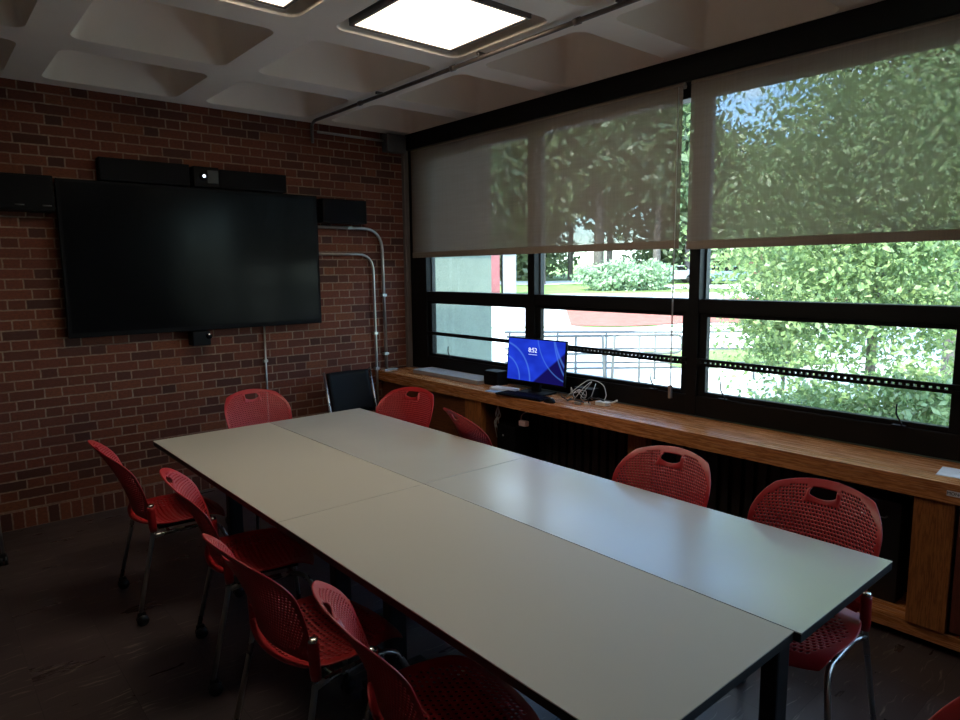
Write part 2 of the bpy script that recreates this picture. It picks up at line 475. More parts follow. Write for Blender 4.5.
# ------------------------------------------------------------------ window ledge and cabinets
le = MB().box(.315, .70, YB+.05, -.012, .705, .795, .004).build('window_ledge', M['oak'])
tag(le, 'long oak ledge running under all the windows with a thick front edge', 'ledge')
st = MB().box(-.0008, .0008, -.031, .031, -.012, .012, .0005).build('name_sticker', M['paper'], None, (.3142, -4.60, .752))
tag(st, 'small white sticker with black capitals on the front edge of the oak ledge', 'sticker')
text('lettering', 'MONO', .019, M['blk'], (-.0012, 0, 0), (PI/2, 0, -PI/2), st)
cb = empty('cabinet', (.33, -.76, 0)); tag(cb, 'dark oak cabinet under the ledge beside the brick wall, lighter post at its end', 'cabinet')
box('panel', M['oak_dark'], .012, .03, -.52, .72, .11, .705, .002, cb)
MB().box(0, .05, -.72, -.52, .11, .705, .003).build('post', M['oak_v'], cb)['label'] = 'lighter oak post'
box('side', M['oak_dark'], .05, .36, -.72, -.70, .11, .705, .001, cb)
box('plinth', M['blkmetal'], .12, .36, -.70, .72, 0, .044, 0, cb)
dv = box('support_post', M['oak_v'], .44, .50, -2.94, -2.80, .11, .705, .003); tag(dv, 'short oak post dividing the dark opening under the ledge', 'post')
cb = empty('cabinet', (.33, -5.2, 0)); tag(cb, 'oak cabinet with a reddish door under the near end of the ledge', 'cabinet')
box('post', M['oak_v'], 0, .05, .60, .755, .11, .705, .003, cb)
d = box('door', M['door_v'], .006, .03, -.35, .585, .125, .70, .003, cb)
box('door', M['door_v'], .006, .03, -1.3, -.36, .125, .70, .003, cb)
box('side', M['oak_dark'], .05, .36, .735, .755, .11, .705, .001, cb)
box('carcass', M['blkmetal'], .035, .36, -1.3, .73, .11, .70, 0, cb)
br = MB().box(.345, .71, -6.6, -.02, .045, .109, .003).build('base_rail', M['oak']); tag(br, 'oak rail at the foot of the cabinets along the window wall', 'rail')
rc = MB()
for i in range(38): rc.box(.60, .63, -4.40+i*.076, -4.352+i*.076, .15, .66, .002)
rc.box(.63, .70, -4.42, -1.5, .115, .70)
tag(rc.build('radiator_grille', M['blkmetal']), 'black slatted grille at the back of the dark opening under the ledge', 'grille')
# pieces in the dark opening
tw = empty('computer_tower', (.50, -1.72, .11)); tag(tw, 'black computer case standing in the opening below the monitor', 'computer')
box('case', M['blk'], -.13, .08, -.10, .10, 0, .44, .006, tw)
MB().tube([(-.133, .03, .36), (-.128, .03, .36)], .008, 10).build('power_button', M['ventgrey'], tw)
t = MB()
for k in range(5):
    a = k*1.3; t.tube([(0, 0, 0), (.02*math.cos(a), .03*math.sin(a), -.05-.01*k), (.03*math.sin(a), .02, -.11), (.0, .03*math.cos(a), -.17-.02*k)], .0035, 6, .03)
tag(t.build('cable_bundle', M['cable_w'], None, (.40, -1.60, .68)), 'white cables dangling under the ledge beside the oak post', 'cable')
pa = MB().box(-.022, .022, -.035, .035, -.02, .02, .008); pa.tube([(0, .03, 0), (.03, .06, .05), (.09, .05, .07), (.1, .0, .10)], .003, 6, .03)
tag(pa.build('power_adapter', simple('pinkish_white_plastic', (.62, .42, .38), .5), None, (.385, -1.90, .595)), 'small pinkish white power adapter hanging in the dark opening under the monitor', 'adapter')
hd = MB().tube([(0, -.06, 0), (-.025, -.06, 0), (-.025, .06, 0), (0, .06, 0)], .004, 8, .012)
bx = empty('steel_locker', (.50, -4.12, .11)); tag(bx, 'black box with a silver pull behind the nearest window-side red chair', 'box')
box('body', M['blkmetal'], -.03, .09, -.24, .24, 0, .50, .004, bx)
hd.build('handle', M['chrome'], bx, (-.03, -.12, .42))

# ------------------------------------------------------------------ things on the ledge
Z = .795
v = MB().box(-.11, .11, -.46, .46, 0, .035, .004)
for i in range(34): v.box(-.09, .09, -.44+i*.026, -.43+i*.026, .035, .038)
tag(v.build('vent_cover', M['ventgrey'], None, (.58, -.82, Z)), 'long low grey metal vent cover on the far end of the oak ledge', 'vent')
sb = empty('desk_speaker', (.60, -1.36, Z)); tag(sb, 'black box speaker on the ledge left of the blue screen', 'speaker')
box('body', M['blk'], -.06, .06, -.075, .09, 0, .115, .006, sb); box('grille', M['tvbezel'], -.064, -.059, -.065, .08, .01, .105, .002, sb)
mo = empty('computer_monitor', (.52, -1.865, Z), math.radians(3)); tag(mo, 'computer monitor on the ledge showing a bright blue lock screen', 'monitor')
tl = Matrix.Rotation(math.radians(5), 4, 'Y')
MB().box(0, .018, -.292, .292, .075, .415, .005, 0, tl).build('housing', M['blk'], mo)
def screen_mat():
    m, nt, out = new_mat('lit_blue_lock_screen')
    x, y, z = xyz(nt)
    u = (y*-1. + .28)/.56; w = (z - .09)/.315       # u 0..1 left to right, w 0..1 up
    # soft ribbons
    def ring(cx, cy, r, wd):
        d = (((u-cx)*1.75)._m('POWER', 2.) + (w-cy)._m('POWER', 2.))._m('SQRT')
        return (d - r)._m('ABSOLUTE').mapr(0., wd, 1., 0.)
    rib = ring(-.12, -.05, .95, .035).max(ring(-.1, .0, .58, .03)).max(ring(1.75, 1.55, 1.72, .04)).max(ring(1.9, 1.4, 1.95, .03)).max(ring(1.2, 1.25, 1.2, .025)*.8)
    glow = noise(nt, comb(nt, u*2., w*2., 0.), 1.3, 2)
    base = ramp(nt, glow, [(.3, (.010, .030, .50)), (.7, (.020, .065, .85))])
    dark = ((u - w*.70) - .48).mapr(-.02, .02, 0., 1.)
    base = mixc(nt, dark, base, (.008, .006, .10))
    c = mixc(nt, rib*.6, base, (.10, .28, 1.))
    e = nt.nodes.new('ShaderNodeEmission'); e.inputs[1].default_value = .72
    nt.links.new(c, e.inputs[0]); nt.links.new(e.outputs[0], out.inputs[0]); return m
M['screen'] = screen_mat()
sp = MB().box(-.0012, .0004, -.280, .280, .09, .405, 0, 0, tl).build('screen', M['screen'], mo)
tm = emis('lit_clock_digits', (.75, .82, 1.), 1.1)
text('clock_digits', '8:52', .050, tm, tuple(tl @ Vector((-.002, .03, .325))), (PI/2, -math.radians(0), -PI/2), sp)
MB().box(-.0022, -.0014, -.015, .07, .291, .295, 0, 0, tl).build('date_line', emis('lit_date_line', (.45, .55, 1.), 1.), sp)
MB().box(.02, .05, -.04, .04, .012, .2, .006).build('stand_neck', M['blk'], mo)
MB().box(-.06, .12, -.13, .13, 0, .014, .005).build('stand_base', M['blk'], mo)
kb = empty('keyboard', (.375, -1.90, Z), math.radians(4)); tag(kb, 'black keyboard lying in front of the blue screen', 'keyboard')
MB().box(-.065, .065, -.22, .22, 0, .016, .005).build('tray', M['blk'], kb)
k = MB()
for r_ in range(5):
    for c_ in range(15): k.box(-.055+r_*.022, -.037+r_*.022, -.205+c_*.027, -.182+c_*.027, .016, .021, .001)
tag(k.build('keys', M['tvbezel'], kb), None, None, None, 'stuff')
box_o = box('dark_case', M['blk'], .60, .69, -2.36, -2.19, Z, Z+.085, .006); tag(box_o, 'flat black case on the ledge just right of the monitor', 'case')
pp = MB().box(-.05, .05, -.075, .075, 0, .004); tag(pp.build('leaflet', M['bluepaper'], None, (.385, -1.60, Z+.0005), (0, 0, .25)), 'pale blue leaflet on the ledge left of the keyboard', 'leaflet')
pp = MB().box(-.045, .045, -.11, .11, 0, .018, .002); tag(pp.build('paper_stack', M['paper'], None, (.455, -1.615, Z+.006), (0, 0, .2)), 'stack of white papers under the left side of the blue screen', 'papers')
pk = empty('mouse', (.37, -2.175, Z)); tag(pk, 'black mouse beside the keyboard at the front of the ledge', 'mouse')
u = MB(); vs = []; fs = []
for i in range(7):
    for j in range(16):
        th = i/6*PI/2; a = j/16*2*PI; vs.append((.032*math.cos(th)*math.cos(a), .05*math.cos(th)*math.sin(a), .034*math.sin(th)))
for i in range(6):
    for j in range(16): fs.append([i*16+j, i*16+(j+1) % 16, (i+1)*16+(j+1) % 16, (i+1)*16+j])
fs.append(list(range(16))[::-1]); u.add(vs, fs, 0, True).build('shell', M['blk'], pk)
MB().tube([(-.004, -.015, .030), (.004, -.015, .030)], .008, 10).build('scroll_wheel', M['ventgrey'], pk)
ad = empty('white_adapter', (.555, -2.50, Z)); tag(ad, 'small white adapter box at the right end of the tangled cables', 'adapter')
box('body', M['whitepl'], -.03, .03, -.045, .045, 0, .028, .006, ad)
MB().tube([(.0, -.04, .015), (.01, -.08, .03), (.03, -.10, .045)], .006, 8, .02).build('plug', M['whitepl'], ad)
def loops(name, mat, lab, start, pts, r=.003):
    tag(MB().tube([tuple(a+b for a, b in zip(start, p)) for p in pts], r, 6, .08, fn=6).build(name, mat), lab, 'cable')
b0 = (.53, -2.25, Z)
G = lambda n, amp, dy, zz, ph: [(.035*math.sin(ph+i*2.1)-.01, -dy*i/n + amp*math.sin(ph+i*1.7), zz*abs(math.sin(i*1.3+ph))+.006) for i in range(n+1)]
loops('data_cable', M['cable_w'], 'white cable arching high from the monitor down to the white adapter', b0, [(-.02, .05, .02), (.03, -.02, .10), (.10, -.06, .15), (.12, -.13, .14), (.10, -.20, .12), (.05, -.26, .06), (.02, -.25, .02)])
loops('data_cable', M['cable_w'], 'white cable coiled nearest the monitor on the ledge', b0, G(9, .05, .12, .10, .4))
loops('data_cable', M['cable_w'], 'pale cable looping through the middle of the tangle', b0, [(-.02, -.02, .01), (.02, -.10, .12), (.09, -.11, .15), (.05, -.05, .06), (-.02, -.08, .02), (.0, -.16, .03), (.08, -.14, .13)], .0028)
loops('power_cable', M['cable_b'], 'black cable snaking flat in front of the tangled white cables', (.47, -2.22, Z), G(10, .05, .20, .03, 1.1), .0042)
loops('power_cable', M['cable_b'], 'thick black cable bunched against the window sill behind the white ones', (.55, -2.34, Z), G(7, .03, .18, .05, 2.), .005)
for k_, (dx, dy, rr) in enumerate(((.0, 0, .014), (.03, -.06, .012))):
    q = MB().box(-.012, .012, -.022, .022, 0, .018, .004)
    tag(q.build('cable_connector', M['whitepl' if k_ else 'ventgrey'], None, (.455+dx, -2.36+dy, Z), (0, 0, .6*k_)), ['grey connector lying in front of the cable tangle', 'white connector lying between the cable tangle and the white adapter'][k_], 'connector')
nt_ = empty('pamphlet', (.50, -4.60, Z), .1); tag(nt_, 'white sheet with a black wedge mark at the near end of the ledge', 'paper')
MB().box(-.08, .08, -.13, .11, 0, .003).build('sheet', M['paper'], nt_)
MB().add([(.02, .04, .0036), (-.03, -.03, .0036), (.035, -.11, .0036), (.05, -.06, .0036)], [[0, 1, 2, 3]]).build('printed_mark', M['blk'], nt_)

# ------------------------------------------------------------------ brick wall things
tv = empty('wall_television', (-1.235, -.005, 1.285)); tag(tv, 'large black flat television mounted on the brick wall', 'television')
MB().box(-.945, .945, -.10, -.055, 0, 1.07, .006).build('housing', M['tvbezel'], tv)
MB().box(-.922, .922, -.103, -.099, .035, 1.05).build('screen', M['tvscreen'], tv)
MB().box(-.4, .4, -.056, 0, .3, .8).build('wall_bracket', M['blkmetal'], tv)
MB().box(-.945, -.936, -.106, -.098, 0, 1.07, .001).build('frame_edge', M['tvbezel'], tv)
sbr = empty('sound_bar', (-1.60, -.005, 2.365)); tag(sbr, 'long black bar above the television, left of the small camera', 'sound bar')
MB().box(-.31, .29, -.09, 0, 0, .155, .006).build('housing', M['blk'], sbr)
MB().box(-.30, .28, -.094, -.089, .01, .145, .002).build('grille', M['tvbezel'], sbr)
sbr = empty('sound_bar', (-.835, -.005, 2.365)); tag(sbr, 'long black bar above the television, right of the small camera', 'sound bar')
MB().box(-.255, .285, -.09, 0, 0, .14, .006).build('housing', M['blk'], sbr)
MB().box(-.245, .275, -.094, -.089, .01, .13, .002).build('grille', M['tvbezel'], sbr)
cm = empty('video_camera', (-1.19, -.005, 2.362)); tag(cm, 'small video camera with a glowing white dot on top of the television', 'camera')
MB().box(-.10, .09, -.11, 0, 0, .15, .008).build('body', M['blk'], cm)
MB().box(.0, .08, -.114, -.109, .03, .125, .002).build('side_plate', simple('dark_grey_plate', (.03, .035, .035), .6), cm)
MB().tube([(-.028, -.105, .078), (-.028, -.125, .078)], .03, 20).build('lens_ring', M['tvbezel'], cm)
MB().tube([(-.028, -.124, .078), (-.028, -.127, .078)], .012, 16).build('indicator_lamp', M['lens'], cm)
def speaker(x0, x1, z0, z1, lab):
    e = empty('wall_speaker', ((x0+x1)/2, -.005, z0)); tag(e, lab, 'speaker')
    h = (x1-x0)/2
    MB().box(-h, h, -.16, 0, 0, z1-z0, .008).build('cabinet', M['blk'], e)
    MB().box(-h+.012, h-.012, -.166, -.159, .012, z1-z0-.012, .003).build('grille', M['tvbezel'], e)
    return e
s1 = speaker(-2.62, -2.20, 2.13, 2.36, 'black wall speaker left of the television')
for dx in (-.05, .10): MB().tube([(dx+.04, -.168, .035), (dx+.09, -.168, .035)], .004, 8).build('badge', M['boxgrey'], s1)
speaker(-.27, .155, 2.135, 2.335, 'black wall speaker right of the television above the bent conduits')
wc = empty('webcam', (-1.30, -.005, 1.17)); tag(wc, 'small black webcam under the bottom edge of the television', 'camera')
MB().box(-.075, .06, -.12, 0, .0, .11, .010).build('body', M['blk'], wc)
MB().tube([(.045, -.118, .07), (.045, -.128, .07)], .022, 16).build('lens', M['tvscreen'], wc)
MB().tube([(.045, -.127, .085), (.045, -.131, .085)], .006, 12).build('indicator_lamp', emis('small_indicator', (.8, .7, .6), .5), wc)
c = MB().tube([(-.77, -.018, 1.30), (-.775, -.018, .2)], .008, 8); c.box(-.79, -.755, -.026, 0, .98, 1.0)
tag(c.build('straight_conduit', M['galv']), 'thin straight metal conduit dropping from the television to behind the far chair', 'conduit')
c = MB().tube([(-.29, -.03, 2.105), (.385, -.03, 2.105), (.40, -.03, .80)], .0135, 10, .20, fn=8)
for (x_, z_) in ((.05, 2.105), (.392, 1.5), (.397, .95)): c.box(x_-.024, x_+.024, -.046, -.003, z_-.012, z_+.012, .002)
c.box(.355, .50, -.075, -.003, .796, .806, .002)
tag(c.build('bent_conduit', M['galv']), 'outer of the two bent metal conduits on the brick wall, ending on the ledge', 'conduit', 'bent conduits right of the television')
c = MB().tube([(-.29, -.03, 1.875), (.285, -.03, 1.875), (.292, -.03, .9), (.292, -.03, .3)], .0115, 10, .16, fn=8)
for (x_, z_) in ((.289, 1.15), (.292, .82)): c.box(x_-.02, x_+.02, -.044, -.003, z_-.012, z_+.012, .002)
tag(c.build('bent_conduit', M['galv']), 'inner of the two bent metal conduits on the brick wall, running down past the ledge', 'conduit', 'bent conduits right of the television')
c = MB().tube([(-.22, -.03, 2.895), (.43, -.03, 2.895)], .010, 8)
tag(c.build('short_conduit', M['galv']), 'short horizontal conduit near the ceiling running to the grey corner box', 'conduit')
jb = empty('junction_box', (.535, 0, 2.80)); tag(jb, 'grey junction box in the top corner between brick wall and windows', 'box')
box('housing', M['boxgrey'], -.10, .10, -.10, 0, 0, .155, .004, jb); box('lid', M['boxgrey'], -.09, .09, -.105, -.10, .01, .145, .002, jb)
c = MB().tube([(-.27, -.03, 2.80), (-.27, -.03, 2.945), (-.33, -.20, 2.945), (-.33, -7.6, 2.945)], .013, 10, .05)
for y_ in (-.9, -2.0, -3.0, -4.0): c.tube([(-.33, y_, 2.945), (-.33, y_-.04, 2.945)], .018, 10); c.box(-.36, -.30, y_-.3, y_-.28, 2.953, 2.970)
tag(c.build('ceiling_conduit', M['darkpipe']), 'long dark conduit running along the ceiling parallel to the windows', 'conduit')
# black chair with silver tubes beside the brick wall
bc = empty('stacking_chair', (-.125, -.55, 0), PI); tag(bc, 'black chair with silver tube frame standing against the brick wall behind the table', 'chair')
bk = MB(); vs = []; fs = []
for i in range(13):
    for j in range(9):
        uu = i/12*2-1; zz = .50+.355*j/8; vs.append((uu*.205, -.235-.03*(1-uu*uu)-.10*(j/8), zz))
for i in range(12):
    for j in range(8): fs.append([i*9+j, i*9+j+1, (i+1)*9+j+1, (i+1)*9+j])
o = bk.add(vs, fs, 0, True).build('backrest', M['blk'], bc); baked(o, [('SOLIDIFY', dict(thickness=.02))])
se = MB().box(-.21, .21, -.20, .22, .43, .46, .012).build('seat', M['blk'], bc)
for sx in (-1, 1):
    MB().tube([(sx*.225, -.335, .865), (sx*.225, -.22, .46), (sx*.225, -.27, 0)], .011, 10, .06).build('leg', M['chrome'], bc)
    MB().tube([(sx*.225, -.22, .44), (sx*.225, .18, .44), (sx*.225, .22, 0)], .011, 10, .06).build('leg', M['chrome'], bc)
for yy in (.10, -.15): MB().tube([(-.225, yy, .42), (.225, yy, .42)], .009, 8).build('cross_bar', M['chrome'], bc)
# rolling stand at left edge
rs = empty('rolling_stand', (-2.70, -.62, 0)); tag(rs, 'silver legs of a rolling stand on a black caster by the left edge', 'stand')
MB().tube([(.0, 0, .06), (-.045, 0, .95), (-.9, 0, .95), (-.94, 0, .06)], .010, 10, .05).build('outer_tube', M['galv'], rs)
MB().tube([(-.03, .02, .06), (-.075, .02, .90), (-.87, .02, .90), (-.91, .02, .06)], .007, 10, .05).build('inner_tube', M['galv'], rs)
for cx in (-.005, -.935):
    w = MB().tube([(cx-.022, .0, .03), (cx-.004, 0, .03)], .03, 16).tube([(cx+.004, .0, .03), (cx+.022, 0, .03)], .03, 16).box(cx-.02, cx+.02, -.02, .02, .03, .075, .008)
    w.build('caster', M['caster'], rs)

# ------------------------------------------------------------------ ceiling lights
def lamp(cx, cy, lab):
    e = empty('ceiling_light', (cx, cy, CZ+.015)); tag(e, lab, 'ceiling light', 'square fluorescent ceiling lights')
    m, nt, out = new_mat('lit_prismatic_diffuser')
    x, y, z = xyz(nt)
    t = ((y*1.0)*9.5)._m('SINE')._m('ABSOLUTE')
    edge = ((x._m('ABSOLUTE')).max(y._m('ABSOLUTE'))).mapr(.10, .325, 1., .09)
    em = nt.nodes.new('ShaderNodeEmission'); em.inputs[0].default_value = (1., .87, .68, 1)
    nt.links.new((edge*(t*-.18 + 1.)*LAMP).s, em.inputs[1]); nt.links.new(em.outputs[0], out.inputs[0])
    fr = MB()
    for (a, b, c_, d_) in ((-.335, .335, .315, .333), (-.335, .335, -.333, -.315), (-.335, -.317, -.315, .315), (.317, .335, -.315, .315)):
        fr.box(a, b, c_, d_, 0, .03, .002)
    fr.build('frame', M['trimgrey'], e)
    MB().box(-.317, .317, -.315, .315, .004, .008).build('diffuser', m, e)
    hs = MB()
    for (a, b, c_, d_) in ((-.335, .335, .331, .335), (-.335, .335, -.335, -.331), (-.335, -.331, -.331, .331), (.331, .335, -.331, .331)):
        hs.box(a, b, c_, d_, .02, .12)
    hs.box(-.335, .335, -.335, .335, .12, .125).build('housing', M['boxgrey'], e)
    for q in (-.2, .2): MB().tube([(q, 0, .125), (q, 0, .29)], .006, 8).build('hanger', M['blkmetal'], e)
LAMP = 17.
lamp(-.785, -2.485, 'lit square ceiling light above the middle of the table')
lamp(-1.805, -2.485, 'lit square ceiling light cut by the top edge of the photo')

# ------------------------------------------------------------------ tables
TZ = .735
def table(x0, x1, y0, y1, lab, lam):
    cx, cy = (x0+x1)/2, (y0+y1)/2
    e = empty('conference_table', (cx, cy, 0)); tag(e, lab, 'table', 'four tables pushed together')
    hx, hy = (x1-x0)/2-.0008, (y1-y0)/2-.0008
    MB().box(-hx, hx, -hy, hy, TZ-.004, TZ, .0012).build('table_top', M[lam], e)
    MB().box(-hx+.0006, hx-.0006, -hy+.0006, hy-.0006, TZ-.030, TZ-.004, .002).build('edge_band', M['edge'], e)
    dx = -.115 if lam == 'laminate_cool' else 0.
    for sy in (-1, 1):
        yl = hy-.275 if sy > 0 else -hy+.17
        MB().box(dx-.04, dx+.04, yl-.028, yl+.028, .085, TZ-.06, .008).build('leg', M['blkmetal'], e)
        fa, fb = (dx-.15, dx+.14) if sy > 0 else (dx-.21, dx+.29)
        MB().box(fa, fb, yl-.025, yl+.025, .065, .095, .010).build('foot', M['blkmetal'], e)
        MB().box(-.25, .25, yl-.03, yl+.03, TZ-.06, TZ-.031, .004).build('top_bracket', M['blkmetal'], e)
        for sx in (fa+.02, fb-.02):
            MB().tube([(sx-.018, yl, .032), (sx+.018, yl, .032)], .032, 16).box(sx-.012, sx+.012, yl-.012, yl+.012, .03, .07, .003).build('caster', M['caster'], e)
    MB().box(dx-.02, dx+.02, -hy+.20, hy-.30, TZ-.115, TZ-.062, .004).build('beam', M['blkmetal'], e)
    return e
table(-1.2475, -.5637, -2.905, -1.1625, 'far table of the window-side pair, seen next to the brick wall chairs', 'laminate_cool')
table(-1.2475, -.5637, -4.650, -2.9075, 'near table of the window-side pair, with the bright bluish window reflection', 'laminate_cool')
table(-1.966, -1.2495, -2.912, -1.1625, 'far table of the pair away from the windows, its corner nearest the television', 'laminate')
table(-1.966, -1.2495, -4.632, -2.9135, 'near table of the pair away from the windows, cut by the bottom edge', 'laminate')

# ------------------------------------------------------------------ red chairs
def sst(a, b, t): t = min(1, max(0, (t-a)/(b-a))); return t*t*(3-2*t)
def chair_back():
    NU, NV = 74, 64; vs = []; fs = []
    zt, zb = .850, .475
    for j in range(NV+1):
        v = j/NV
        for i in range(NU+1):
            u = i/NU*2-1
            w = .208 + .030*sst(0, .60, v)
            z = zb + (zt-zb)*v; uu = u
            if v > .62:
                q = (v-.62)/.38
                uu = u*math.sqrt(1-.42*q*q); z = zb + (zt-zb)*(.62 + .38*q*math.sqrt(1-.42*u*u))
            bt = max(0, (.12-v)/.12); uu *= 1-.08*bt*bt
            lean = -.200 - .070*v - .105*v*v
            wing = (.045 + .030*v)*abs(uu)**2
            y = lean + wing
            if abs(u) < .26: z += .012*(u/.2)**2*(1-sst(.86, .915, v))*sst(.76, .82, v)
            u_ = uu
            vs.append((w*uu, y, z))
    def hole(i, j):
        u = (i+.5)/NU*2-1; v = (j+.5)/NV
        # handle slot
        if abs(u) < .205 and .830 < v < .925: return True
        if abs(u) < .29 and .78 < v < .97: return False
        if (u/.93)**4 + ((v-.50)/.46)**4 > 1: return False
        return j % 2 == 1 and i % 2 == (j//2) % 2
    for j in range(NV):
        for i in range(NU):
            if not hole(i, j):
                a = j*(NU+1)+i; fs.append([a, a+1, a+NU+2, a+NU+1])
    return vs, fs
def chair_seat():
    NU, NV = 44, 42; vs = []; fs = []
    for j in range(NV+1):
        for i in range(NU+1):
            s, t = i/NU*2-1, j/NV*2-1
            k = math.sqrt(max(0, 1-t*t*.30)); l = math.sqrt(max(0, 1-s*s*.30))
            x = s*k*.238; y = t*l*.228 + .005
            r2 = max(abs(s), abs(t))
            z = .447 - .018*(1-s*s)*(1-t*t) + .010*s*s
            z -= .040*max(0, t-.45)**2*3.2
            z += .018*max(0, -t-.6)*1.5
            vs.append((x, y, z))
    for j in range(NV):
        for i in range(NU):
            s = (i+.5)/NU*2-1; t = (j+.5)/NV*2-1
            h = (abs(s)**3 + abs(t)**3 < .62) and j % 2 == 1 and i % 2 == (j//2) % 2
            if not h:
                a = j*(NU+1)+i; fs.append([a, a+1, a+NU+2, a+NU+1])
    return vs, fs
def make_chair():
    e = empty('red_chair')
    for nm, (vs, fs) in (('backrest', chair_back()), ('seat', chair_seat())):
        o = MB().add(vs, fs, 0, True).build(nm, M['red'], e)
        baked(o, [('SOLIDIFY', dict(thickness=.006, offset=0)), ('SUBSURF', dict(levels=1, render_levels=1))])
        for p_ in o.data.polygons: p_.use_smooth = True
        if nm == 'backrest': bko = o
    # side sleeves holding the posts
    for sx in (-1, 1):
        sl = MB().tube([(sx*.222, -.155, .430), (sx*.222, -.157, .455), (sx*.220, -.160, .53), (sx*.220, -.160, .548)], [.0165, .0185, .0185, .0175], 14)
        sl.tube([(sx*.212, -.163, .50), (sx*.190, -.178, .515)], .012, 8)
        w = sl.build('side_sleeve', M['red'], e)
        MB().tube([(sx*.220, -.160, .545), (sx*.220, -.160, .556), (sx*.220, -.160, .560)], [.0165, .0155, .011], 14).build('post_cap', M['cap'], e)
        MB().tube([(sx*.220, -.160, .54), (sx*.224, -.158, .42), (sx*.248, -.245, .065)], .0105, 10, .05).build('leg', M['chrome'], e)
        MB().tube([(sx*.224, -.158, .405), (sx*.205, -.10, .405), (sx*.205, .150, .405), (sx*.235, .205, .30), (sx*.250, .225, .065)], .0105, 10, .055).build('leg', M['chrome'], e)
        for yy, xx in ((-.245, .248), (.225, .250)):
            c_ = MB().box(sx*xx-.010, sx*xx+.010, yy-.016, yy+.022, .03, .068, .006)
            for q in (-.017, .007): c_.tube([(sx*xx+q, yy+.006, .027), (sx*xx+q+.010, yy+.006, .027)], .027, 16)
            c_.build('caster', M['caster'], e)
    for yy in (.10, -.08): MB().tube([(-.205, yy, .405), (.205, yy, .405)], .009, 8).build('cross_bar', M['chrome'], e)
    us = MB().box(-.16, .16, -.12, .14, .412, .424, .004).build('seat_plate', M['blk'], e)
    return e
proto = make_chair()
for ch in [q for q in COL.objects if q.parent == proto and not q.name.startswith('caster')]:
    ch.data.transform(Matrix.Diagonal((1, 1, 1.055, 1)))
R = math.radians
chairs = [
 (-2.01, -1.69, -93, 'red perforated chair farthest along the long left side, nearest the brick wall', 'red chairs along the left side'),
 (-1.90, -2.53, -102, 'red perforated chair second from the brick wall on the long left side', 'red chairs along the left side'),
 (-1.99, -3.33, -88, 'red perforated chair third from the brick wall on the long left side', 'red chairs along the left side'),
 (-1.92, -3.97, -102, 'red perforated chair nearest the camera on the long left side, legs out of the picture', 'red chairs along the left side'),
 (-1.19, -1.10, 182, 'red chair at the far head of the table in front of the brick wall', 'red chair at the far head'),
 (-.64, -1.61, 110, 'red chair on the window side next to the black chair', 'red chairs on the window side'),
 (-.23, -2.35, -104, 'red chair turned away from the table towards the monitor, only its rim above the table', 'red chairs on the window side'),
 (-.72, -3.70, 96, 'red perforated chair in the middle of the window side in front of the dark opening', 'red chairs on the window side'),
 (-.72, -4.36, 93, 'red perforated chair at the near corner of the window side, seat and silver legs showing', 'red chairs on the window side'),
 (-1.80, -5.24, 90, 'red chair of which only a rounded corner shows at the bottom right', 'red chair at the near head')]
for i, (x, y, a, lab, grp) in enumerate(chairs):
    o = proto if i == 0 else copy_tree(proto)
    o.location = (x, y, 0); o.rotation_euler = (0, 0, R(a)); tag(o, lab, 'chair', grp)

# ------------------------------------------------------------------ outdoors
FW = Vector((.649, .760)); RT = Vector((.760, -.649)); C0 = Vector((-3.0, -5.4))
def gz(x, y):
    d = (Vector((x, y))-C0).dot(FW)
    return -.42 + .030*max(0, d-25)
def patch(name, mat, d0, d1, l0, l1, lift, nd=14, nl=14, wav=0., kind='structure'):
    vs = []; fs = []
    for i in range(nd+1):
        for j in range(nl+1):
            d = d0 + (d1-d0)*i/nd; l = (l0(d) if callable(l0) else l0); r_ = (l1(d) if callable(l1) else l1)
            q = l + (r_-l)*j/nl
            if wav and i in (0, nd): d += wav*math.sin(q*.9)
            p = C0 + FW*d + RT*q
            vs.append((p.x, p.y, gz(p.x, p.y)+lift))
    for i in range(nd):
        for j in range(nl): fs.append([i*(nl+1)+j, i*(nl+1)+j+1, (i+1)*(nl+1)+j+1, (i+1)*(nl+1)+j])
    o = MB().add(vs, fs, 0, True).build(name, mat)
    o['kind'] = kind; return o
patch('lawn', M['grass'], 3.2, 140, -60, 80, -.02, 40, 10)
patch('walkway', M['pave'], 3.3, 44, lambda d: -8-d*.1, lambda d: 14+d*.1, .0, 30, 10)
patch('walkway', M['pave'], 56, 62, -30, 12, .02, 6, 20, .6)
patch('walkway', M['pave'], 48, 53, 14, 40, .02, 6, 10, .6)
patch('mulch_bed', M['mulch'], 25.5, 38, lambda d: 3.7+(d-28)*.10, lambda d: 17+(d-28)*.3, .03, 14, 20, .5)
patch('grass_verge', M['grass'], 14.5, 17.5, lambda d: 4.2, lambda d: 8.0, .03, 10, 10, .2)
patch('grass_verge', M['grass'], 40, 47, lambda d: -8, lambda d: 1.5, .03, 8, 10, .3)
S(MB().box(.97, 2.60, .95, 3.0, -.5, 1.93).build('wall_outside', M['stucco']))
S(MB().box(.97, 2.60, .95, 3.0, 1.93, 6.0).box(.97, 2.62, .93, 3.02, 1.93, 2.0).build('trim_4', ground_mat('dark_brown_upper_wall', [(.3, (.045, .035, .03)), (.7, (.065, .05, .042))], 3.)))  # upper part of the outer wall, darker and browner than the stucco below

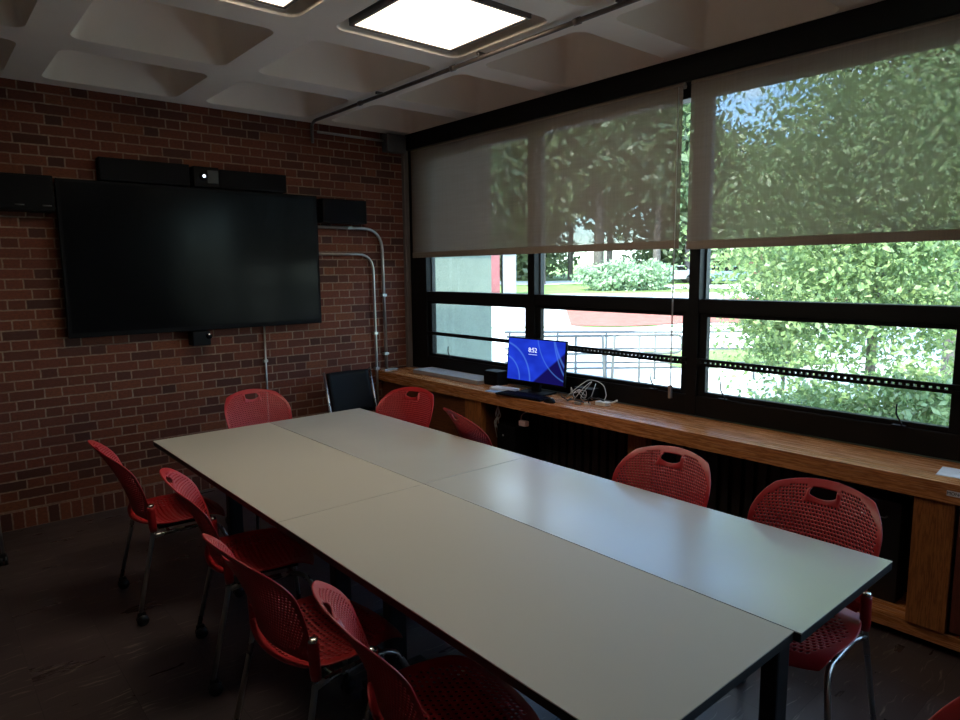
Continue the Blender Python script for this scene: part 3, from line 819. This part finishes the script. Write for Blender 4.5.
def leafmesh(name, mat, cen, rad, n, size, parent, clusters=60, squash=.8, seed=1, loc=(0, 0, 0)):
    g = np.random.default_rng(seed)
    cl = g.normal(size=(clusters, 3)); cl /= np.linalg.norm(cl, axis=1)[:, None]
    cl *= (g.random((clusters, 1))**.45)*np.array(rad)*.86
    k = g.integers(0, clusters, n)
    p = cl[k] + g.normal(size=(n, 3))*np.array(rad)*.17 + np.array(cen)
    a = g.normal(size=(n, 3)); a /= np.linalg.norm(a, axis=1)[:, None]
    b = g.normal(size=(n, 3)); b -= a*(a*b).sum(1)[:, None]; b /= np.linalg.norm(b, axis=1)[:, None]
    s = size*(.6+.8*g.random((n, 1)))
    nn = np.cross(a, b)
    V = np.stack([p - a*s*.6, p + b*s*.32 + nn*s*.08, p + a*s*.6, p - b*s*.32 + nn*s*.08], 1).reshape(-1, 3)
    me = bpy.data.meshes.new(name); me.vertices.add(len(V)); me.vertices.foreach_set('co', V.ravel())
    me.loops.add(4*n); me.loops.foreach_set('vertex_index', np.arange(4*n)); me.polygons.add(n)
    me.polygons.foreach_set('loop_start', np.arange(n)*4); me.materials.append(mat); me.update(calc_edges=True)
    o = bpy.data.objects.new(name, me); COL.objects.link(o); o.parent = parent
    return o, cl + np.array(cen)
def tree(name, x, y, h, rad, cz, mat, n, size, tr, lab, grp=None, clusters=60, seed=1, cat='tree', nb=14):
    z0 = gz(x, y); e = empty(name, (x, y, z0)); tag(e, lab, cat, grp)
    o, cl = leafmesh('crown', mat, (0, 0, cz), rad, n, size, e, clusters, .8, seed)
    t = MB().tube([(0, 0, -.1), (.05*h*.1, 0, cz*.5), (0, .02*h, cz), (0, 0, cz+rad[2]*.7)], [tr, tr*.8, tr*.55, tr*.15], 10)
    for i in range(nb):
        c = cl[i]; zz = max(.3, cz*.35 + (c[2]-cz*.35)*.35)
        t.tube([(0, 0, zz), (c[0]*.5, c[1]*.5, zz+(c[2]-zz)*.55), tuple(c)], [tr*.35, tr*.22, tr*.07], 6)
    t.build('trunk', M['bark'], e)
    return e
# the near maples right of the middle window
tree('maple_tree', 6.2, -2.2, 5, (2.2, 2.2, 2.3), 2.5, M['leaf_near'], 42000, .068, .07, 'bright green tree filling the view through the nearest window', None, 90, 3)
tree('maple_tree', 11.9, -1.6, 9, (3.4, 3.4, 3.9), 6.4, M['leaf_near'], 52000, .10, .14, 'tall green tree behind the bright one, seen through the near shade', None, 110, 4)
tree('leafy_shrub', 4.4, -3.0, 1.4, (1.2, 1.2, .7), .55, M['leaf_near'], 11000, .07, .03, 'green shrub low outside the nearest window', None, 30, 5, 'shrub', 6)
tree('leafy_shrub', 6.0, -1.2, 1.8, (.6, .6, .6), 1.25, M['leaf_near'], 1600, .085, .025, 'young sapling with one thin stem beside the railing end', None, 14, 6, 'shrub', 6)
# pale bushes in the mulch bed
for i, (x, y, rx, rz) in enumerate(((34.6, 25.6, 1.7, 1.15), (36.0, 24.4, 2.0, 1.35), (37.6, 23.2, 1.8, 1.2))):
    tree('rhododendron_bush', x, y, 2.2, (rx, rx, rz), rz*.75, M['leaf_bush'], 2600, .26, .06,
         ['leftmost of the pale green bushes beyond the railing', 'middle and largest of the pale green bushes beyond the railing', 'rightmost of the pale green bushes beyond the railing'][i],
         'pale bushes beyond the railing', 40, 20+i, 'bush', 5)
# tall trees far away
far = [(32.5, 36.5, 15, 5.2, 9.5), (37.5, 34.0, 17, 5.0, 10.5), (40.5, 30.5, 18, 4.6, 12), (45.0, 33.0, 18, 5.6, 10.5), (42.5, 26.3, 17, 4.4, 11.5), (48.0, 27.0, 15, 5.0, 9.2), (53.0, 24.5, 13, 5.0, 7.0), (55.0, 19.5, 12, 5.2, 6.5), (58.0, 14.0, 14, 5.6, 8), (28.5, 39.0, 15, 4.6, 9), (46.0, 38.5, 20, 6, 12), (57, 8, 14, 5.6, 8)]
flab = ['tall dark tree behind the red and white buildings', 'tall olive tree left of the thick grey trunk', 'tall tree with the thick grey trunk rising from the pale bushes', 'broad dark tree far behind the pale bushes', 'tall tree with a slim trunk behind the middle of the pale bushes', 'dark tree above the distant parked cars', 'low olive tree behind the blue-grey car', 'dark tree farther right behind the tall green one', 'olive tree mostly hidden by the near maples', 'dark tree behind the pale green outer wall', 'tallest dark tree at the very back of the lawn', 'dark tree hidden behind the bright maple']
for i, (x, y, h, r_, cz) in enumerate(far):
    tree('shade_tree', x, y, h, (r_, r_, h-cz+.5 if h-cz < 7 else 7), cz, M['leaf_far2' if i % 2 else 'leaf_far'], 5200, .62, [.28, .3, .48, .3, .34][i % 5], flab[i], 'tall trees across the lawn', 46, 40+i, 'tree', 8)
for i, (x, y, l) in enumerate(((44, 44, 'far left stretch of the clipped hedge behind the lawn'), (56, 33, 'middle stretch of the clipped hedge behind the lawn'), (66, 21, 'right stretch of the clipped hedge behind the lawn'))):
    tree('hedge', x, y, 6, (6.2, 6.2, 4.2), 3.2, M['leaf_far2'], 9000, .5, .2, l, 'hedges behind the lawn', 60, 80+i, 'hedge', 3)
# railing
def railing(lab, px, py, dx, dy, L, grp='pipe railings outside'):
    d = Vector((dx, dy)).normalized(); z0 = gz(px, py)
    e = empty('pipe_railing', (px, py, z0), math.atan2(d.y, d.x)); tag(e, lab, 'railing', grp)
    MB().tube([(L-.55, 0, .60), (L-.03, 0, .60), (L-.0, 0, .93), (0, 0, .93)], .024, 8, .14).build('handrail', M['rail'], e)
    MB().tube([(0, 0, .33), (L-.1, 0, .33)], .02, 8).tube([(0, 0, .60), (L-.5, 0, .60)], .02, 8).build('lower_rails', M['rail'], e)
    k = max(2, int(L/1.1))
    for i in range(k+1):
        x_ = .1+(L-.9)*i/k; MB().tube([(x_, 0, -.02), (x_, 0, .93)], .022, 8).build('rail_post', M['rail'], e)
railing('nearer pipe railing outside, with a rounded end', 5.3, 3.6, 2.45, -2.05, 3.25)
railing('farther pipe railing running on behind the window frame to the maple', 5.9, 4.3, 2.45, -2.45, 5.6)
bl = empty('bollard', (6.25, 2.0, gz(6.2, 2.0))); tag(bl, 'pale round base with two leaning pipes outside behind the cables', 'post')
MB().tube([(0, 0, 0), (0, 0, .10), (0, 0, .16), (0, 0, .18)], [.24, .24, .16, .03], 18).build('base', M['pave'], bl)
MB().tube([(-.06, .03, .15), (-.11, .05, 1.0)], .026, 8).tube([(.06, -.03, .15), (.10, -.05, 1.0)], .026, 8).build('pipes', M['rail'], bl)
# distant buildings and cars
def bld(name, x, y, w, d, h, m, lab, rz=-.70):
    z0 = gz(x, y)-.2; e = empty(name, (x, y, z0), rz); tag(e, lab, 'building')
    MB().box(-w/2, w/2, 0, d, 0, h, .02).build('walls', m, e)
    MB().box(-w/2-.02, w/2+.02, -.15, d+.15, h, h+.25, .02).build('roof', M['boxgrey'], e)
    return e
b_ = bld('red_building', 24.13, 25.32, 1.1, 3, 2.9, M['redwall'], 'red wall of a building just right of the pale green outer wall')
b_ = bld('white_building', 25.0, 24.58, .8, 3, 2.9, M['whitewall'], 'bluish white wall between the red wall and the trees')
b_ = bld('brick_building', 66.5, 33.9, 9, 5, 8.5, M['redwall'], 'reddish building far behind the cars, seen through the near shade')
for k in range(4): MB().box(-3.5+k*2, -2.5+k*2, -.05, .05, 4.6, 6.4, .01).build('window', M['tvscreen'], b_)
def car(x, y, m, lab, rz):
    e = empty('parked_car', (x, y, gz(x, y)), rz); tag(e, lab, 'car', 'cars parked across the lawn')
    prof = [(-2.2, .3), (-2.2, .85), (-1.9, .98), (-1.25, 1.02), (-.75, 1.42), (.75, 1.45), (1.35, 1.0), (2.05, .88), (2.2, .6), (2.2, .3)]
    vs = [(a, -.85, b) for a, b in prof] + [(a, .85, b) for a, b in prof]; n = len(prof)
    fs = [[i, (i+1) % n, n+(i+1) % n, n+i] for i in range(n)] + [list(range(n)), [n+i for i in range(n)][::-1]]
    MB().add(vs, fs).build('body', m, e)
    for sy in (-.86, .86): MB().box(-1.1, 1.1, sy-.005, sy+.005, 1.03, 1.36, .002).build('side_glass', M['tvscreen'], e)
    for sx in (-1.35, 1.35):
        for sy in (-.8, .8): MB().tube([(sx, sy-.1, .33), (sx, sy+.1, .33)], .33, 16).build('wheel', M['tyre'], e)
car(47.0, 23.2, M['carblue'], 'blue-grey parked car beyond the lawn right of the middle window post', -.75)
car(46.6, 27.6, M['carwhite'], 'white parked car beyond the pale bushes', -.75)
# facade above the outside (roof parapet of this building)
S(box('wall_parapet', M['stucco'], XL-.2, 1.0, YB-.2, .2, 3.5, 3.7))

# ------------------------------------------------------------------ light
w = bpy.data.worlds.new('sky'); sc.world = w; w.use_nodes = True; nt = w.node_tree; nt.nodes.clear()
out = nt.nodes.new('ShaderNodeOutputWorld'); bg = nt.nodes.new('ShaderNodeBackground')
sky = nt.nodes.new('ShaderNodeTexSky'); sky.sky_type = 'NISHITA'; sky.sun_disc = False
sky.sun_elevation = R(44); sky.sun_rotation = math.atan2(-.80, -.25)
tc = nt.nodes.new('ShaderNodeTexCoord'); mp = nt.nodes.new('ShaderNodeMapping'); mp.inputs['Scale'].default_value = (1, 1, 2.6)
nt.links.new(tc.outputs['Generated'], mp.inputs[0])
cn = noise(nt, mp.outputs[0], 3.4, 7, .6)
cl_ = cn.mapr(.50, .66, 0., 1.)
tint = mixc(nt, 1., sky.outputs[0], (.80, .92, 1.08), 'MULTIPLY')
cc = mixc(nt, cl_, tint, (6.0, 6.1, 6.3))
nt.links.new(cc, bg.inputs[0]); bg.inputs[1].default_value = 1.1
nt.links.new(bg.outputs[0], out.inputs[0])
sl = bpy.data.lights.new('sun', 'SUN'); sl.energy = 11.; sl.angle = R(.6); sl.color = (1., .95, .86)
so = bpy.data.objects.new('sun', sl); COL.objects.link(so)
to = Vector((-.72, -.22, .70)); so.rotation_euler = to.to_track_quat('Z', 'Y').to_euler(); so.location = (0, 0, 20)

# ------------------------------------------------------------------ camera
cam = bpy.data.cameras.new('camera'); co = bpy.data.objects.new('camera', cam); COL.objects.link(co)
cam.sensor_width = 36; cam.lens = 670.27/960*36; cam.clip_start = .05; cam.clip_end = 500
yaw, pit, rol = .7066, .1326, -.0103
fv = Vector((math.sin(yaw)*math.cos(pit), math.cos(yaw)*math.cos(pit), -math.sin(pit)))
rv = fv.cross(Vector((0, 0, 1))).normalized(); uv = rv.cross(fv)
r2 = rv*math.cos(rol) + uv*math.sin(rol); u2 = -rv*math.sin(rol) + uv*math.cos(rol)
co.matrix_world = Matrix(((r2.x, u2.x, -fv.x, -3.0067), (r2.y, u2.y, -fv.y, -5.3821), (r2.z, u2.z, -fv.z, 1.7177), (0, 0, 0, 1)))
sc.camera = co
vs_ = sc.view_settings; vs_.view_transform = 'Standard'; vs_.look = 'None'; vs_.gamma = 1.; vs_.exposure = .35; vs_.use_curve_mapping = False
cy = sc.cycles; cy.max_bounces = 10; cy.diffuse_bounces = 6; cy.glossy_bounces = 4; cy.transparent_max_bounces = 16; cy.sample_clamp_indirect = 6.; cy.use_denoising = True
